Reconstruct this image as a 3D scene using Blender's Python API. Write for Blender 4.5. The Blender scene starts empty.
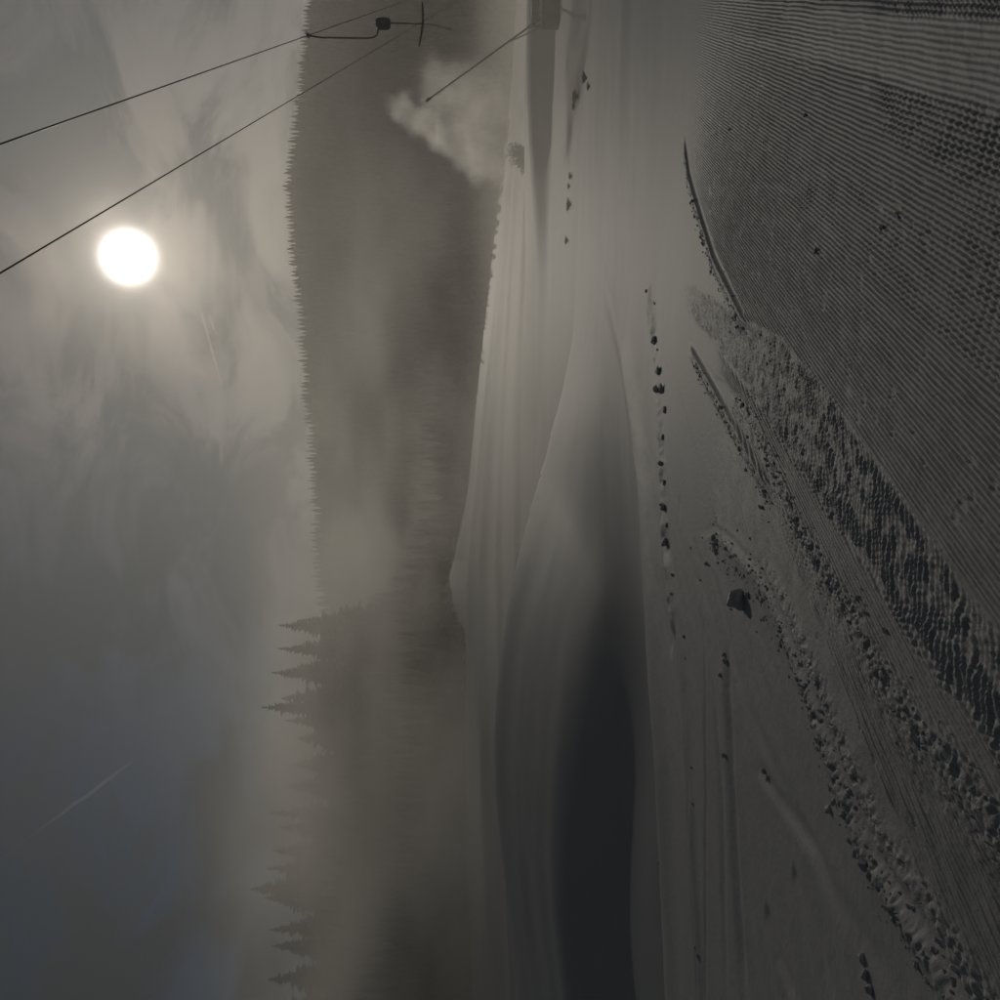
import bpy, bmesh, math, random
import numpy as np
from mathutils import Vector, Matrix, Euler

random.seed(7)
rng = np.random.default_rng(11)
scene = bpy.context.scene
C = scene.collection

# ------------------------------------------------------------------ camera
# The photograph was taken with the phone on its side: image left is up.
FOC, HOR, EYE = 960.0, 490.0, 1.6            # pixels per unit tangent, horizon row, eye height
PITCH = math.atan((HOR - 500.0) / FOC)
cam_d = bpy.data.cameras.new('camera')
cam_d.sensor_fit = 'HORIZONTAL'
cam_d.angle = 2 * math.atan(500.0 / FOC)
cam_d.clip_start, cam_d.clip_end = 0.05, 90000
cam = bpy.data.objects.new('camera', cam_d)
C.objects.link(cam)
cp, sp = math.cos(PITCH), math.sin(PITCH)
fwd = Vector((0, cp, sp)); upv = Vector((0, -sp, cp)); rgt = Vector((1, 0, 0))
cam.matrix_world = Matrix((
    (-upv.x, rgt.x, -fwd.x, 0), (-upv.y, rgt.y, -fwd.y, 0), (-upv.z, rgt.z, -fwd.z, EYE), (0, 0, 0, 1)))
scene.camera = cam


def ray(U, V):                                # upright pixel -> direction with y = 1
    return Vector(((U - 500) / FOC, 1.0, (HOR - V) / FOC))


# ------------------------------------------------------------------ light
SUN_AZ, SUN_EL = math.radians(14.15), math.radians(20.0)
sdir = Vector((math.sin(SUN_AZ) * math.cos(SUN_EL), math.cos(SUN_AZ) * math.cos(SUN_EL), math.sin(SUN_EL)))
sun_d = bpy.data.lights.new('sun', 'SUN')
sun_d.energy = 5.0
sun_d.angle = math.radians(0.6)
sun_d.color = (1.0, 0.92, 0.79)
sun = bpy.data.objects.new('sun', sun_d)
sun.rotation_euler = sdir.to_track_quat('Z', 'Y').to_euler()
C.objects.link(sun)

world = bpy.data.worlds.new('World'); scene.world = world
world.use_nodes = True
wt = world.node_tree; wn = wt.nodes; wl = wt.links
wn.clear()


def N(nodes, t, **kw):
    n = nodes.new(t)
    for k, v in kw.items():
        setattr(n, k, v)
    return n


def math_node(tree, op, a, b=None, c=None, clamp=False):
    n = tree.nodes.new('ShaderNodeMath'); n.operation = op; n.use_clamp = clamp
    for i, v in enumerate((a, b, c)):
        if v is None:
            continue
        if isinstance(v, (int, float)):
            n.inputs[i].default_value = v
        else:
            tree.links.new(v, n.inputs[i])
    return n.outputs[0]


sky = N(wn, 'ShaderNodeTexSky', sky_type='NISHITA', sun_disc=False, sun_elevation=SUN_EL, sun_rotation=SUN_AZ,
        altitude=900, air_density=1.0, dust_density=1.5, ozone_density=1.2)
tc = N(wn, 'ShaderNodeTexCoord')
dotn = N(wn, 'ShaderNodeVectorMath', operation='DOT_PRODUCT'); dotn.inputs[1].default_value = sdir
wl.new(tc.outputs['Generated'], dotn.inputs[0])
ang = math_node(wt, 'MULTIPLY', math_node(wt, 'ARCCOSINE', math_node(wt, 'MINIMUM', dotn.outputs['Value'], 1.0)), 57.2958)


def gauss(a, sig, amp, p=2.0):
    q = math_node(wt, 'POWER', math_node(wt, 'DIVIDE', a, sig), p)
    return math_node(wt, 'MULTIPLY', math_node(wt, 'EXPONENT', math_node(wt, 'MULTIPLY', q, -1.0)), amp)


# sun seen through thin veil cloud: burnt-out disc with a soft aureole
glow = math_node(wt, 'ADD', gauss(ang, 1.15, 440.0, 3.0), gauss(ang, 1.5, 56.0, 1.0))
glow = math_node(wt, 'ADD', glow, gauss(ang, 8.0, 1.5, 1.2))
halo = gauss(ang, 2.5, 40.0, 1.0)
# thin veil cloud drifting over the blue
mp = N(wn, 'ShaderNodeMapping'); mp.inputs['Scale'].default_value = (1.0, 1.0, 1.9)
wl.new(tc.outputs['Generated'], mp.inputs['Vector'])
ns = N(wn, 'ShaderNodeTexNoise'); ns.inputs['Scale'].default_value = 6.5; ns.inputs['Detail'].default_value = 8.0
ns.inputs['Roughness'].default_value = 0.58; ns.inputs['Distortion'].default_value = 0.6
wl.new(mp.outputs['Vector'], ns.inputs['Vector'])
mr = N(wn, 'ShaderNodeMapRange', interpolation_type='SMOOTHSTEP')
mr.inputs['From Min'].default_value = 0.38; mr.inputs['From Max'].default_value = 0.60
mr.inputs['To Min'].default_value = 0.24; mr.inputs['To Max'].default_value = 1.0
wl.new(ns.outputs['Fac'], mr.inputs['Value'])
cb = math_node(wt, 'ADD', 0.8, gauss(ang, 42.0, 6.0, 1.8))     # veil is brighter towards the sun
ccol = N(wn, 'ShaderNodeVectorMath', operation='SCALE'); ccol.inputs[0].default_value = (0.84, 0.94, 1.0)
wl.new(cb, ccol.inputs['Scale'])
mixc = N(wn, 'ShaderNodeMix', data_type='RGBA')
wl.new(mr.outputs['Result'], mixc.inputs['Factor'])
wl.new(sky.outputs['Color'], mixc.inputs[6]); wl.new(ccol.outputs['Vector'], mixc.inputs[7])
gcol = N(wn, 'ShaderNodeVectorMath', operation='SCALE'); gcol.inputs[0].default_value = (1.0, 0.95, 0.88)
wl.new(glow, gcol.inputs['Scale'])
hcol = N(wn, 'ShaderNodeVectorMath', operation='SCALE'); hcol.inputs[0].default_value = (1.0, 0.80, 0.58)
wl.new(halo, hcol.inputs['Scale'])
addh = N(wn, 'ShaderNodeVectorMath', operation='ADD'); wl.new(gcol.outputs['Vector'], addh.inputs[0]); wl.new(hcol.outputs['Vector'], addh.inputs[1])
addc = N(wn, 'ShaderNodeVectorMath', operation='ADD')
wl.new(mixc.outputs[2], addc.inputs[0]); wl.new(addh.outputs['Vector'], addc.inputs[1])
bg = N(wn, 'ShaderNodeBackground'); bg.inputs['Strength'].default_value = 0.08
wl.new(addc.outputs['Vector'], bg.inputs['Color'])
wo = N(wn, 'ShaderNodeOutputWorld'); wl.new(bg.outputs['Background'], wo.inputs['Surface'])

vs = scene.view_settings
vs.view_transform = 'Standard'; vs.look = 'None'; vs.gamma = 1.0; vs.use_curve_mapping = False
vs.exposure = -2.95
cy = scene.cycles
cy.use_denoising = True
try:
    cy.denoiser = 'OPENIMAGEDENOISE'
except Exception:
    pass
cy.max_bounces = 4; cy.diffuse_bounces = 2; cy.glossy_bounces = 2; cy.volume_bounces = 1
cy.transparent_max_bounces = 12
cy.volume_step_rate = 4.0; cy.volume_max_steps = 256
cy.sample_clamp_indirect = 8.0


# ------------------------------------------------------------------ helpers
def tag(o, label=None, cat=None, group=None, kind=None):
    if label: o['label'] = label
    if cat: o['category'] = cat
    if group: o['group'] = group
    if kind: o['kind'] = kind
    return o


def link(name, me, parent=None, mat=None):
    o = bpy.data.objects.new(name, me); C.objects.link(o)
    if mat is not None:
        me.materials.clear(); me.materials.append(mat)
    if parent is not None:
        o.parent = parent
    return o


def empty(name, loc=(0, 0, 0), rz=0.0):
    o = bpy.data.objects.new(name, None); C.objects.link(o)
    o.location = loc; o.rotation_euler = (0, 0, rz)
    return o


def bm_mesh(name, bm, smooth=False):
    me = bpy.data.meshes.new(name); bm.to_mesh(me); bm.free()
    if smooth:
        for p in me.polygons: p.use_smooth = True
    return me


def add_tube(bm, pts, r, seg=8, cap=True):
    pts = [Vector(p) for p in pts]
    rs = r if isinstance(r, (list, tuple)) else [r] * len(pts)
    rings = []
    ref = None
    for i, p in enumerate(pts):
        t = (pts[min(i + 1, len(pts) - 1)] - pts[max(i - 1, 0)]).normalized()
        if ref is None:
            ref = Vector((0, 0, 1)) if abs(t.z) < 0.9 else Vector((1, 0, 0))
        a = t.cross(ref).normalized(); b = t.cross(a).normalized()
        ref = b.cross(t) * -1 if b.length else ref
        ref = t.cross(a) * -1
        rings.append([bm.verts.new(p + (a * math.cos(2 * math.pi * k / seg) + b * math.sin(2 * math.pi * k / seg)) * rs[i]) for k in range(seg)])
    for i in range(len(rings) - 1):
        for k in range(seg):
            bm.faces.new((rings[i][k], rings[i][(k + 1) % seg], rings[i + 1][(k + 1) % seg], rings[i + 1][k]))
    if cap:
        bm.faces.new(rings[0][::-1]); bm.faces.new(rings[-1])


def add_box(bm, cx, cy_, cz, sx, sy, sz, rot=None, bevel=0.0):
    r = bmesh.ops.create_cube(bm, size=1.0)
    vs_ = r['verts']
    for v in vs_:
        v.co = Vector((v.co.x * sx, v.co.y * sy, v.co.z * sz))
    if bevel:
        es = list({e for v in vs_ for e in v.link_edges})
        rr = bmesh.ops.bevel(bm, geom=es, offset=bevel, segments=2, affect='EDGES', profile=0.5)
        vs_ = list({v for f in rr['faces'] for v in f.verts} | {v for v in vs_ if v.is_valid})
    for v in vs_:
        co = v.co
        if rot is not None:
            co = rot @ co
        v.co = co + Vector((cx, cy_, cz))


def simple_mat(name, col, rough=0.6, metal=0.0, noise=0.25, scale=6.0, spec=0.4):
    m = bpy.data.materials.new(name); m.use_nodes = True
    t = m.node_tree; b = t.nodes['Principled BSDF']
    nz = t.nodes.new('ShaderNodeTexNoise'); nz.inputs['Scale'].default_value = scale; nz.inputs['Detail'].default_value = 5
    tcn = t.nodes.new('ShaderNodeTexCoord'); t.links.new(tcn.outputs['Object'], nz.inputs['Vector'])
    cr = t.nodes.new('ShaderNodeMix'); cr.data_type = 'RGBA'
    cr.inputs[6].default_value = [c * (1 - noise) for c in col] + [1]
    cr.inputs[7].default_value = [min(1, c * (1 + noise)) for c in col] + [1]
    t.links.new(nz.outputs['Fac'], cr.inputs['Factor']); t.links.new(cr.outputs[2], b.inputs['Base Color'])
    b.inputs['Roughness'].default_value = rough; b.inputs['Metallic'].default_value = metal
    b.inputs['Specular IOR Level'].default_value = spec
    return m


# ------------------------------------------------------------------ terrain
AZP = math.radians(28.0)                      # the piste runs 28 degrees right of the view
DS = (math.sin(AZP), math.cos(AZP)); DT = (math.cos(AZP), -math.sin(AZP))
SLOPE = -0.065


def hash2(ix, iy, seed):
    h = (ix.astype(np.int64) * 374761393 + iy.astype(np.int64) * 668265263 + seed * 144665) & 0x7fffffff
    h = ((h ^ (h >> 13)) * 1274126177) & 0x7fffffff
    return ((h ^ (h >> 16)) & 0xffff) / 65535.0


def vnoise(x, y, seed=0):
    ix = np.floor(x); iy = np.floor(y); fx = x - ix; fy = y - iy
    ux = fx * fx * (3 - 2 * fx); uy = fy * fy * (3 - 2 * fy)
    a = hash2(ix, iy, seed); b = hash2(ix + 1, iy, seed); c = hash2(ix, iy + 1, seed); d = hash2(ix + 1, iy + 1, seed)
    return a + (b - a) * ux + (c - a) * uy + (a - b - c + d) * ux * uy


def fbm(x, y, seed=0, octv=3):
    v = 0.0; a = 0.5; n_ = 0.0
    for o in range(octv):
        v = v + a * vnoise(x, y, seed + o * 17); n_ += a
        x = x * 2.03 + 5.1; y = y * 2.03 + 1.7; a *= 0.5
    return v / n_


def sstep(a, b, x):
    t = np.clip((x - a) / (b - a), 0, 1)
    return t * t * (3 - 2 * t)


def bandw(t, lo, hi, soft=0.03):              # 1 inside lo..hi
    return sstep(lo - soft, lo + soft, t) * (1 - sstep(hi - soft, hi + soft, t))


def img_ground(ix, iy):                        # photograph pixel -> point on the piste plane
    U, V = 1000.0 - iy, float(ix)
    dx = (U - 500) / FOC; m = -(V - HOR) / FOC
    y = EYE / (-m + SLOPE * (DS[0] * dx + DS[1]))
    return (dx * y, y)


def polydist(x, y, pts):
    """distance to a polyline, side (+ = left of travel), parameter 0..1"""
    best = np.full(x.shape, 1e9); side = np.zeros(x.shape); par = np.zeros(x.shape)
    n_ = len(pts) - 1
    for i in range(n_):
        ax, ay = pts[i]; bx, by = pts[i + 1]
        ex, ey = bx - ax, by - ay; L2 = ex * ex + ey * ey
        q = np.clip(((x - ax) * ex + (y - ay) * ey) / L2, 0, 1)
        dx_ = x - (ax + q * ex); dy_ = y - (ay + q * ey)
        d = np.sqrt(dx_ * dx_ + dy_ * dy_)
        k = d < best
        best = np.where(k, d, best)
        side = np.where(k, np.sign(ex * dy_ - ey * dx_), side)
        par = np.where(k, (i + q) / n_, par)
    return best, side, par


def IP(*pts):
    return [img_ground(*p) for p in pts]


LIP = [(-70, -22), (-30, 1.5), (-12, 8.3)] + IP((668, 1000), (660, 780), (650, 620), (640, 500), (628, 400)) + [(4.6, 24), (8.5, 32), (14, 44)]
CHUNKLINE = IP((645, 285), (656, 370), (662, 450), (668, 560), (676, 640))
LINE2 = IP((668, 560), (677, 640), (685, 720), (691, 850), (697, 960)) + [(-8.0, 7.2)]
GROOVES = [  # points, depth, width
    (IP((726, 640), (731, 766), (735, 850), (745, 1000)), 0.030, 0.13),
    (IP((712, 560), (735, 660), (759, 769), (816, 850), (861, 970)), 0.014, 0.06),
    (IP((765, 905), (778, 955), (796, 1000)), 0.022, 0.07),
    (IP((792, 868), (807, 910), (831, 990)), 0.018, 0.07),
    (IP((700, 600), (715, 700), (722, 800), (727, 1000)), 0.014, 0.10),
    (IP((745, 700), (790, 800), (840, 900), (905, 1000)), 0.012, 0.08),
    (IP((705, 640), (706, 800), (706, 1000)), 0.014, 0.07),
    (IP((680, 400), (681, 470), (680, 520)), 0.015, 0.07),
]
CREST_X = np.array([-120, -60, -35, -20.8, -16, -11.25, -8, -6.2, -4.2, -2.3, 0, 2.1, 4.2, 6.25, 9, 14])
CREST_Z = np.array([-8, -3.5, -0.6, .5, 1.0, 1.52, 1.42, 1.2, .95, .5, -.2, -.75, -1.7, -2.6, -3.6, -6.0])
_cx = np.arange(-130, 30, 0.2); _cz = np.interp(_cx, CREST_X, CREST_Z)
_k = np.exp(-(np.arange(-30, 31) / 12.0) ** 2); _k /= _k.sum()
CREST_X, CREST_Z = _cx, np.convolve(np.pad(_cz, 30, mode='edge'), _k, mode='valid')
_pw = np.array([-60, -10, -3, -0.8, 0, 1.5, 8, 11.6, 12.8, 15.3, 16.6, 19.2, 20.2, 21.2, 24, 40, 60])
_pz = np.array([-22, -3.8, -0.75, -0.08, 0, -0.16, -1.14, -1.66, -1.92, -3.06, -3.30, -3.62, -3.98, -4.12, -4.5, -8, -14])
PROF_W = np.arange(-40, 45, 0.1)
PROF_Z = np.interp(PROF_W, _pw, _pz)
_k = np.exp(-(np.arange(-24, 25) / 9.0) ** 2); _k /= _k.sum()
PROF_Z = np.convolve(np.pad(PROF_Z, 24, mode='edge'), _k, mode='valid')
# far field: forest edge (about 350 m out) heights by lateral tangent
FE_DX = np.array([-2.0, -0.6, -.31, -.073, .104, .208, .3125, .417, .52, 0.8, 2.0])
FE_Z = np.array([10, 11, 13, 12.5, 6.3, 2.0, -2.0, -6.4, -9.0, -10, -10])
_fx = np.arange(-2, 2.001, .01); _fz = np.interp(_fx, FE_DX, FE_Z)
_k = np.exp(-(np.arange(-14, 15) / 6.0) ** 2); _k /= _k.sum()
FE_DX, FE_Z = _fx, np.convolve(np.pad(_fz, 14, mode='edge'), _k, mode='valid')
# skyline rows read from the photograph (upright column -> row)
RU = np.array([-600, 0, 250, 396, 428, 460, 500, 570, 600, 670, 710, 763, 820, 875, 925, 1000, 1600])
RV = np.array([330, 325, 322, 318, 316, 316, 313, 309, 305, 300, 295, 290, 287, 295, 300, 308, 330]) - 3.0
FAR_Y, NEAR_Y = 900.0, 330.0


def terrain(x, y, detail=True):
    x = np.asarray(x, float); y = np.asarray(y, float)
    s = x * DS[0] + y * DS[1]; t = x * DT[0] + y * DT[1]
    # piste plane easing out into the valley floor
    zb = SLOPE * np.clip(s, -60, 20) - 0.045 * np.clip(s - 20, 0, 25)
    zb = np.where(s > 45, SLOPE * 20 - 0.045 * 25, zb)
    zb = zb - 0.004 * np.clip(t, 0, 40) - 0.05 * sstep(10.5, 15, s) * (1 - sstep(16, 26, s))
    # the ground falls away behind the piste edge
    rr = np.hypot(x, y)
    e, side, _ = polydist(x, y, LIP)
    e = e * side
    dep = 8.0 * (1 - sstep(-15, 4, x))
    drop = dep * sstep(-0.1, 16, e) + 0.35 * sstep(-0.06, 0.9, e) * (1 - sstep(-6, 3, x))
    zb = zb - np.where(y < 60, drop, dep * np.clip(1 - (y - 60) / 20, 0, 1))
    # far field up to the forest edge
    yy = np.maximum(y, 1.0); dx = np.clip(x / yy, -2, 2)
    ze = np.interp(dx, FE_DX, FE_Z)
    k = np.clip((y - 55) / (345 - 55), 0, 1)
    zf = -2.7 + (ze + 2.7) * (k ** 1.15)
    zf = zf + 0.5 * (fbm(x / 40, y / 25, 3) - 0.5) * sstep(50, 90, y)
    # snow banks and old tracks crossing the field
    yb = 70 + 5 * np.sin(x * 0.11) + 0.12 * (x - 30)
    hb = 1.5 * sstep(12, 34, x) * (1 - 0.55 * sstep(36, 60, x)) + 0.3 * sstep(4, 14, x)
    wb = 1.0 + 0.9 * fbm(x / 7, y * 0 + 2, 19)
    zf = zf + hb * sstep(-2.2, 1.6, (y - yb) / wb) * (1 - sstep(8, 34, y - yb)) + 0.12 * (fbm(x / 5, y / 3, 29) - .5)
    for q, (y0, sl, amp, w) in enumerate(((95, 0.25, .42, 2.4), (128, 0.5, .55, 3.2), (175, 0.35, .6, 4.5), (230, -0.25, .8, 6), (300, 0.15, .9, 7))):
        c_ = y - (y0 + sl * x + 4 * np.sin(x * 0.05 + q))
        zf = zf + amp * sstep(-w * .5, w * .5, c_) * (1 - sstep(w, w * 7, c_))
    zf = zf + 0.10 * (fbm(x / 11, y / 2.6, 47, 3) - .5) * sstep(50, 60, y)
    zb = zb + 0.07 * (fbm(x / 6, y / 1.9, 49, 3) - .5) * sstep(13, 20, y)
    m = sstep(44, 62, y)
    z = zb * (1 - m) + zf * m
    # hills
    Uc = 500 + FOC * dx
    zr = EYE + (HOR - np.interp(Uc, RU, RV)) / FOC * FAR_Y - 21.0
    kk = np.clip((y - 355) / (FAR_Y - 355), 0, 1.0)
    far = ze + (zr - ze) * (0.55 * kk + 0.45 * kk ** 1.6)
    far = np.where(y > FAR_Y, zr - 0.10 * (y - FAR_Y), far)
    near_top = np.interp(Uc, [-600, 0, 100, 250, 340, 396, 440], [50, 50, 52, 46, 45, 38, 24])
    kn = sstep(245, NEAR_Y + 40, y)
    nearh = ze * 0.6 + (near_top - ze * 0.6) * kn
    wn_ = 1 - sstep(330, 520, Uc)
    hillz = np.where(y > 355, far, -99)
    z = np.where(y > 355, np.maximum(hillz, z * 0 + ze), z)
    z = z + wn_ * np.clip(nearh - np.maximum(z, ze * k), 0, None) * sstep(200, 250, y) * (1 - sstep(520, 700, y))
    # ground behind the camera stays a gentle slope
    # snow pile left by the guns
    cz = np.interp(x, CREST_X, CREST_Z)
    yc = 40 + 1.2 * np.sin(x * 0.12 + 0.6) + 0.7 * np.sin(x * 0.31)
    w = (yc - y) + 0.5 * (fbm(x / 9, y / 5, 21) - 0.5)
    lean = sstep(5, -7, x)
    pf = np.interp(w, PROF_W, PROF_Z)
    pf_soft = np.where(w > 0, -0.13 * w - 0.05 * np.minimum(w, 3), pf)
    zm = cz + pf * lean + pf_soft * (1 - lean)
    zm = zm + 0.14 * (fbm(x / 9, y / 4.0, 33, 2) - 0.5) + (0.24 * (fbm(w / 2.6 + x / 60, x / 34, 37, 2) - 0.5)) * sstep(2, 6, w)
    near = (np.abs(x) < 130) & (y > 12) & (y < 100)
    kx = 0.5 + 1.6 * sstep(-8, 4, x)
    dz = zm - z
    hmx = np.clip(0.5 + 0.5 * dz / kx, 0, 1)
    zmx = z * (1 - hmx) + zm * hmx + kx * hmx * (1 - hmx)
    z = np.where(near, zmx, z)
    if not detail:
        return z
    # ------------------------------------------------ groomed relief close to the camera
    out = z.copy()
    M = (rr < 34) & (y > -3)
    X, Y, S, T = x[M], y[M], s[M], t[M]
    E_ = e[M]
    h = np.zeros(X.shape)
    on = 1 - sstep(-0.3, 0.15, E_)                       # piste side of the edge
    wob = 0.010 * (fbm(S * 1.4, T * 2.0, 5) - 0.5) + 0.006 * (vnoise(S * 7, T * 9, 6) - 0.5) + 0.05 * (vnoise(S * .22, T * .2, 8) - .5)
    pitch = 0.0275
    ph = (T + wob) / pitch
    cord = 0.5 + 0.5 * np.cos(2 * np.pi * ph)
    lane = np.floor(ph)
    lanei = hash2(lane, lane * 0 + 3, 91)
    brk = vnoise(S * 9 + lanei * 50, lane * 1.7, 12)     # gaps broken out of single ribs
    rib = (cord ** 1.25) * (1 - 0.7 * sstep(0.84, 0.95, brk)) * (0.75 + 0.5 * fbm(S * 6, T * 20, 14, 2))
    far_fade = 1 - sstep(7.5, 13.3, S)
    # lateral zones
    tu = np.interp(S, [0, 2.5, 5, 6.4, 7.7, 10.8, 14], [-1.98, -1.98, -2.02, -2.12, -2.4, -2.95, -3.7])
    tl = np.interp(S, [0, 2.5, 3.3, 4.3, 6.4, 10.8, 14], [-2.2, -2.30, -2.42, -2.54, -2.74, -3.27, -4.0])
    tw1 = np.interp(S, [0, 2.4, 3.1, 4.0, 5.2, 6.7, 9.0, 13], [-2.3, -2.5, -2.70, -2.80, -2.93, -2.90, -3.35, -4.2])
    tw2 = np.interp(S, [0, 1.5, 2.3, 3.1, 4.2, 5.5, 6.5, 7.75, 9], [-2.6, -3.05, -3.32, -3.60, -3.66, -3.72, -3.98, -4.50, -5.3])
    tw1 = tw1 + 0.05 * (vnoise(S * 2.2, T * 0, 51) - 0.5); tw2 = tw2 + 0.07 * (vnoise(S * 2.0, T * 0, 52) - 0.5)
    edge_n = 0.10 * (fbm(S * 1.6, T * 1.2, 44) - 0.5)
    Tn = T + edge_n
    z_clean = bandw(T + 0.3 * edge_n, -3.0, -1.24) * sstep(-0.02, 0.03, T - tu)
    z_clean = z_clean * np.where(S > 6.8, sstep(-.02, .05, T - np.interp(S, [6, 7.7, 9.4, 11.9, 14], [-3.0, -2.34, -2.26, -1.88, -1.2])), 1)
    z_grid = bandw(Tn, -1.24, -0.40)
    z_smooth = bandw(Tn, -0.40, -0.12) * (1 - sstep(6.0, 8.5, S)) * sstep(2.2, 3.2, S)
    z_grid2 = sstep(-0.40, -0.34, Tn) * (1 - z_smooth)
    z_band = sstep(-0.05, 0.06, T - tl + edge_n) * (1 - sstep(-0.06, 0.05, T - tu + edge_n))
    z_strip = sstep(-0.03, 0.03, T - tw1 - 0.05) * (1 - sstep(-0.02, 0.02, T - tl))
    z_light = sstep(-0.03, 0.03, T - tw2 - 0.12) * (1 - sstep(-0.03, 0.03, T - tw1 + 0.05)) * (1 - sstep(7.0, 9.0, S))
    # dents pressed across the ribs by the track cleats
    s1 = S + 0.10 * (fbm(S * 1.8, T * 0.7, 61) - 0.5) + 0.035 * (fbm(S * 8, T * 9, 62) - .5)
    cut = np.cos(2 * np.pi * s1 / 0.072)
    cutm = sstep(-0.2, 0.9, cut) * (0.12 + 0.88 * sstep(0.30, 0.68, fbm(S * 0.9, T * 2.6, 63, 4))) * (0.35 + 0.9 * vnoise(S * 11, T * 26, 60))
    h += z_clean * rib * 0.0155 * far_fade
    h += z_grid * (rib * (1 - 0.65 * np.clip(cutm, 0, 1)) * 0.0155 - 0.003 * cutm) * far_fade
    cut2 = sstep(-0.2, 0.6, np.cos(2 * np.pi * (s1 + 0.12 * T) / 0.055))
    cutB = cut2 * (0.75 + 0.5 * sstep(.25, .65, fbm(S * 1.2, T * 3, 59, 3))) * (0.4 + .8 * vnoise(S * 10, T * 22, 58))
    h += z_grid2 * (rib * 0.015 * (1 - .8 * np.clip(cutB, 0, 1)) - .007 * cutB + 0.012 * (fbm(S * 5, T * 11, 64) - .5)) * far_fade
    h += z_smooth * (0.010 * (fbm(S * 9, T * 9, 65, 4) - .5) + 0.004 * rib - 0.004)
    chev = sstep(-0.3, 0.7, np.cos(2 * np.pi * (S * 0.88 - T * 0.47 + 0.11 * (fbm(S * 5, T * 9, 66, 3) - .5)) / 0.056))
    chev *= 0.45 + 0.75 * sstep(.2, .75, vnoise(S * 9, T * 17, 67))
    ends = 0.75 + 0.3 * np.maximum(np.exp(-((T - tu) / .10) ** 2), np.exp(-((T - tl) / .10) ** 2))
    h += z_band * (-0.006 + 0.013 * chev * ends + 0.004 * rib + 0.016 * (fbm(S * 15, T * 22, 68, 3) - .5)) * (1 - sstep(9.8, 12.2, S))
    h += z_strip * (0.008 + rib * 0.014) * (1 - sstep(7.5, 9.5, S))
    h += z_light * (rib * (0.010 + 0.009 * (1 - sstep(3, 6, S))) * (0.5 + vnoise(S * 5, T * 12, 69)))
    # crumbly windrows
    def windrow(c_, wd, hh, seed, prof):
        g = np.exp(-((T - c_) / wd) ** 2)
        rg = 1 - np.abs(2 * fbm(S * 17, T * 17, seed, 3) - 1)
        rg2 = vnoise(S * 44, T * 44, seed + 5)
        return g * prof * hh * (0.25 + 1.3 * (rg - 0.45) + 0.3 * (rg2 - .4))
    h += windrow(tw1, 0.075, 0.032, 71, sstep(1.8, 2.4, S) * (1 - sstep(6.5, 8.5, S)))
    h += windrow(tw1 - 0.13, 0.10, 0.009, 73, sstep(1.8, 2.4, S) * (1 - sstep(6.0, 8.0, S)))
    pr2 = (0.45 + 0.75 * (1 - sstep(3.2, 5.2, S)))
    h += windrow(tw2, 0.06, 0.026, 75, pr2 * (1 - sstep(7.4, 8.6, S)))
    h += windrow(tw2 + 0.20, 0.07, 0.022, 77, (1 - sstep(4.6, 6.4, S)))
    h += 0.03 * np.exp(-((T - tw2 + 0.03) / 0.13) ** 2) * pr2 * (1 - sstep(6.5, 8, S))
    # thin ridges scraped up by the blade end
    for (ss, tt, lo, hi, hh) in (((6, 7.7, 9.4, 11.9, 14), (-2.3, -2.38, -2.33, -1.95, -1.3), 7.2, 13.0, .03),
                                 ((5, 6.1, 7.6, 10.1, 12), (-2.95, -3.1, -3.26, -3.52, -3.8), 5.8, 10.6, .035)):
        c_ = np.interp(S, ss, tt)
        pr = sstep(lo, lo + .5, S) * (1 - sstep(hi - .6, hi, S))
        h += pr * hh * np.exp(-((T - c_) / .028) ** 2) + windrow(c_ - .07, .05, .035, 81, pr)
    # grooves sliding through the soft snow beside the corduroy
    soft = (1 - sstep(-0.05, 0.1, T - tw2)) * (1 - sstep(8.5, 12, S) * sstep(-7, -5.5, T))
    for pts, dpt, wd in GROOVES:
        d_, sd_, pa = polydist(X, Y, pts)
        fade = sstep(0.0, 0.12, pa) * (1 - 0.6 * sstep(0.85, 1.0, pa))
        g = -dpt * np.exp(-(d_ / wd) ** 2) + 0.2 * dpt * np.exp(-((d_ - 1.6 * wd) / wd) ** 2)
        h += g * fade * soft * on
    h += soft * on * (0.010 * (fbm(S * .5, T * 1.1, 85) - .5) + 0.020 * (fbm(S * 1.2, T * 6, 86, 3) - .5) + 0.0035 * (fbm(S * 12, T * 12, 87, 2) - .5))
    d_, sd_, pa = polydist(X, Y, CHUNKLINE)
    ends = sstep(0, .06, pa) * (1 - sstep(.94, 1, pa))
    h += ends * np.exp(-(d_ / .20) ** 2) * (0.055 + 0.09 * (fbm(S * 4.5, T * 4.5, 88, 3) - .5))
    h += -0.05 * ends * np.exp(-((d_ * sd_ + 0.30) / .16) ** 2)
    d_, sd_, pa = polydist(X, Y, LINE2)
    h += sstep(0, .05, pa) * (-0.05 * np.exp(-(d_ / .07) ** 2) + 0.03 * np.exp(-((d_ * sd_ - .16) / .14) ** 2)) * (0.6 + .8 * vnoise(S * 2, T * 2, 89))
    # smooth raised shoulder along the very edge
    h += 0.10 * np.exp(-((E_ + 0.25) / 0.45) ** 2) * sstep(-9, -2, -np.abs(X))
    h += 0.006 * (fbm(S * 8, T * 8, 90, 2) - .5) * sstep(12, 9, S) * 0 + 0.08 * (fbm(X / 4.5, Y / 4.5, 93, 2) - .5) * sstep(9, 16, rr[M])
    out[M] = z[M] + h
    return out


def zat(x, y):
    return float(terrain(np.array([x]), np.array([y]))[0])


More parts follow.
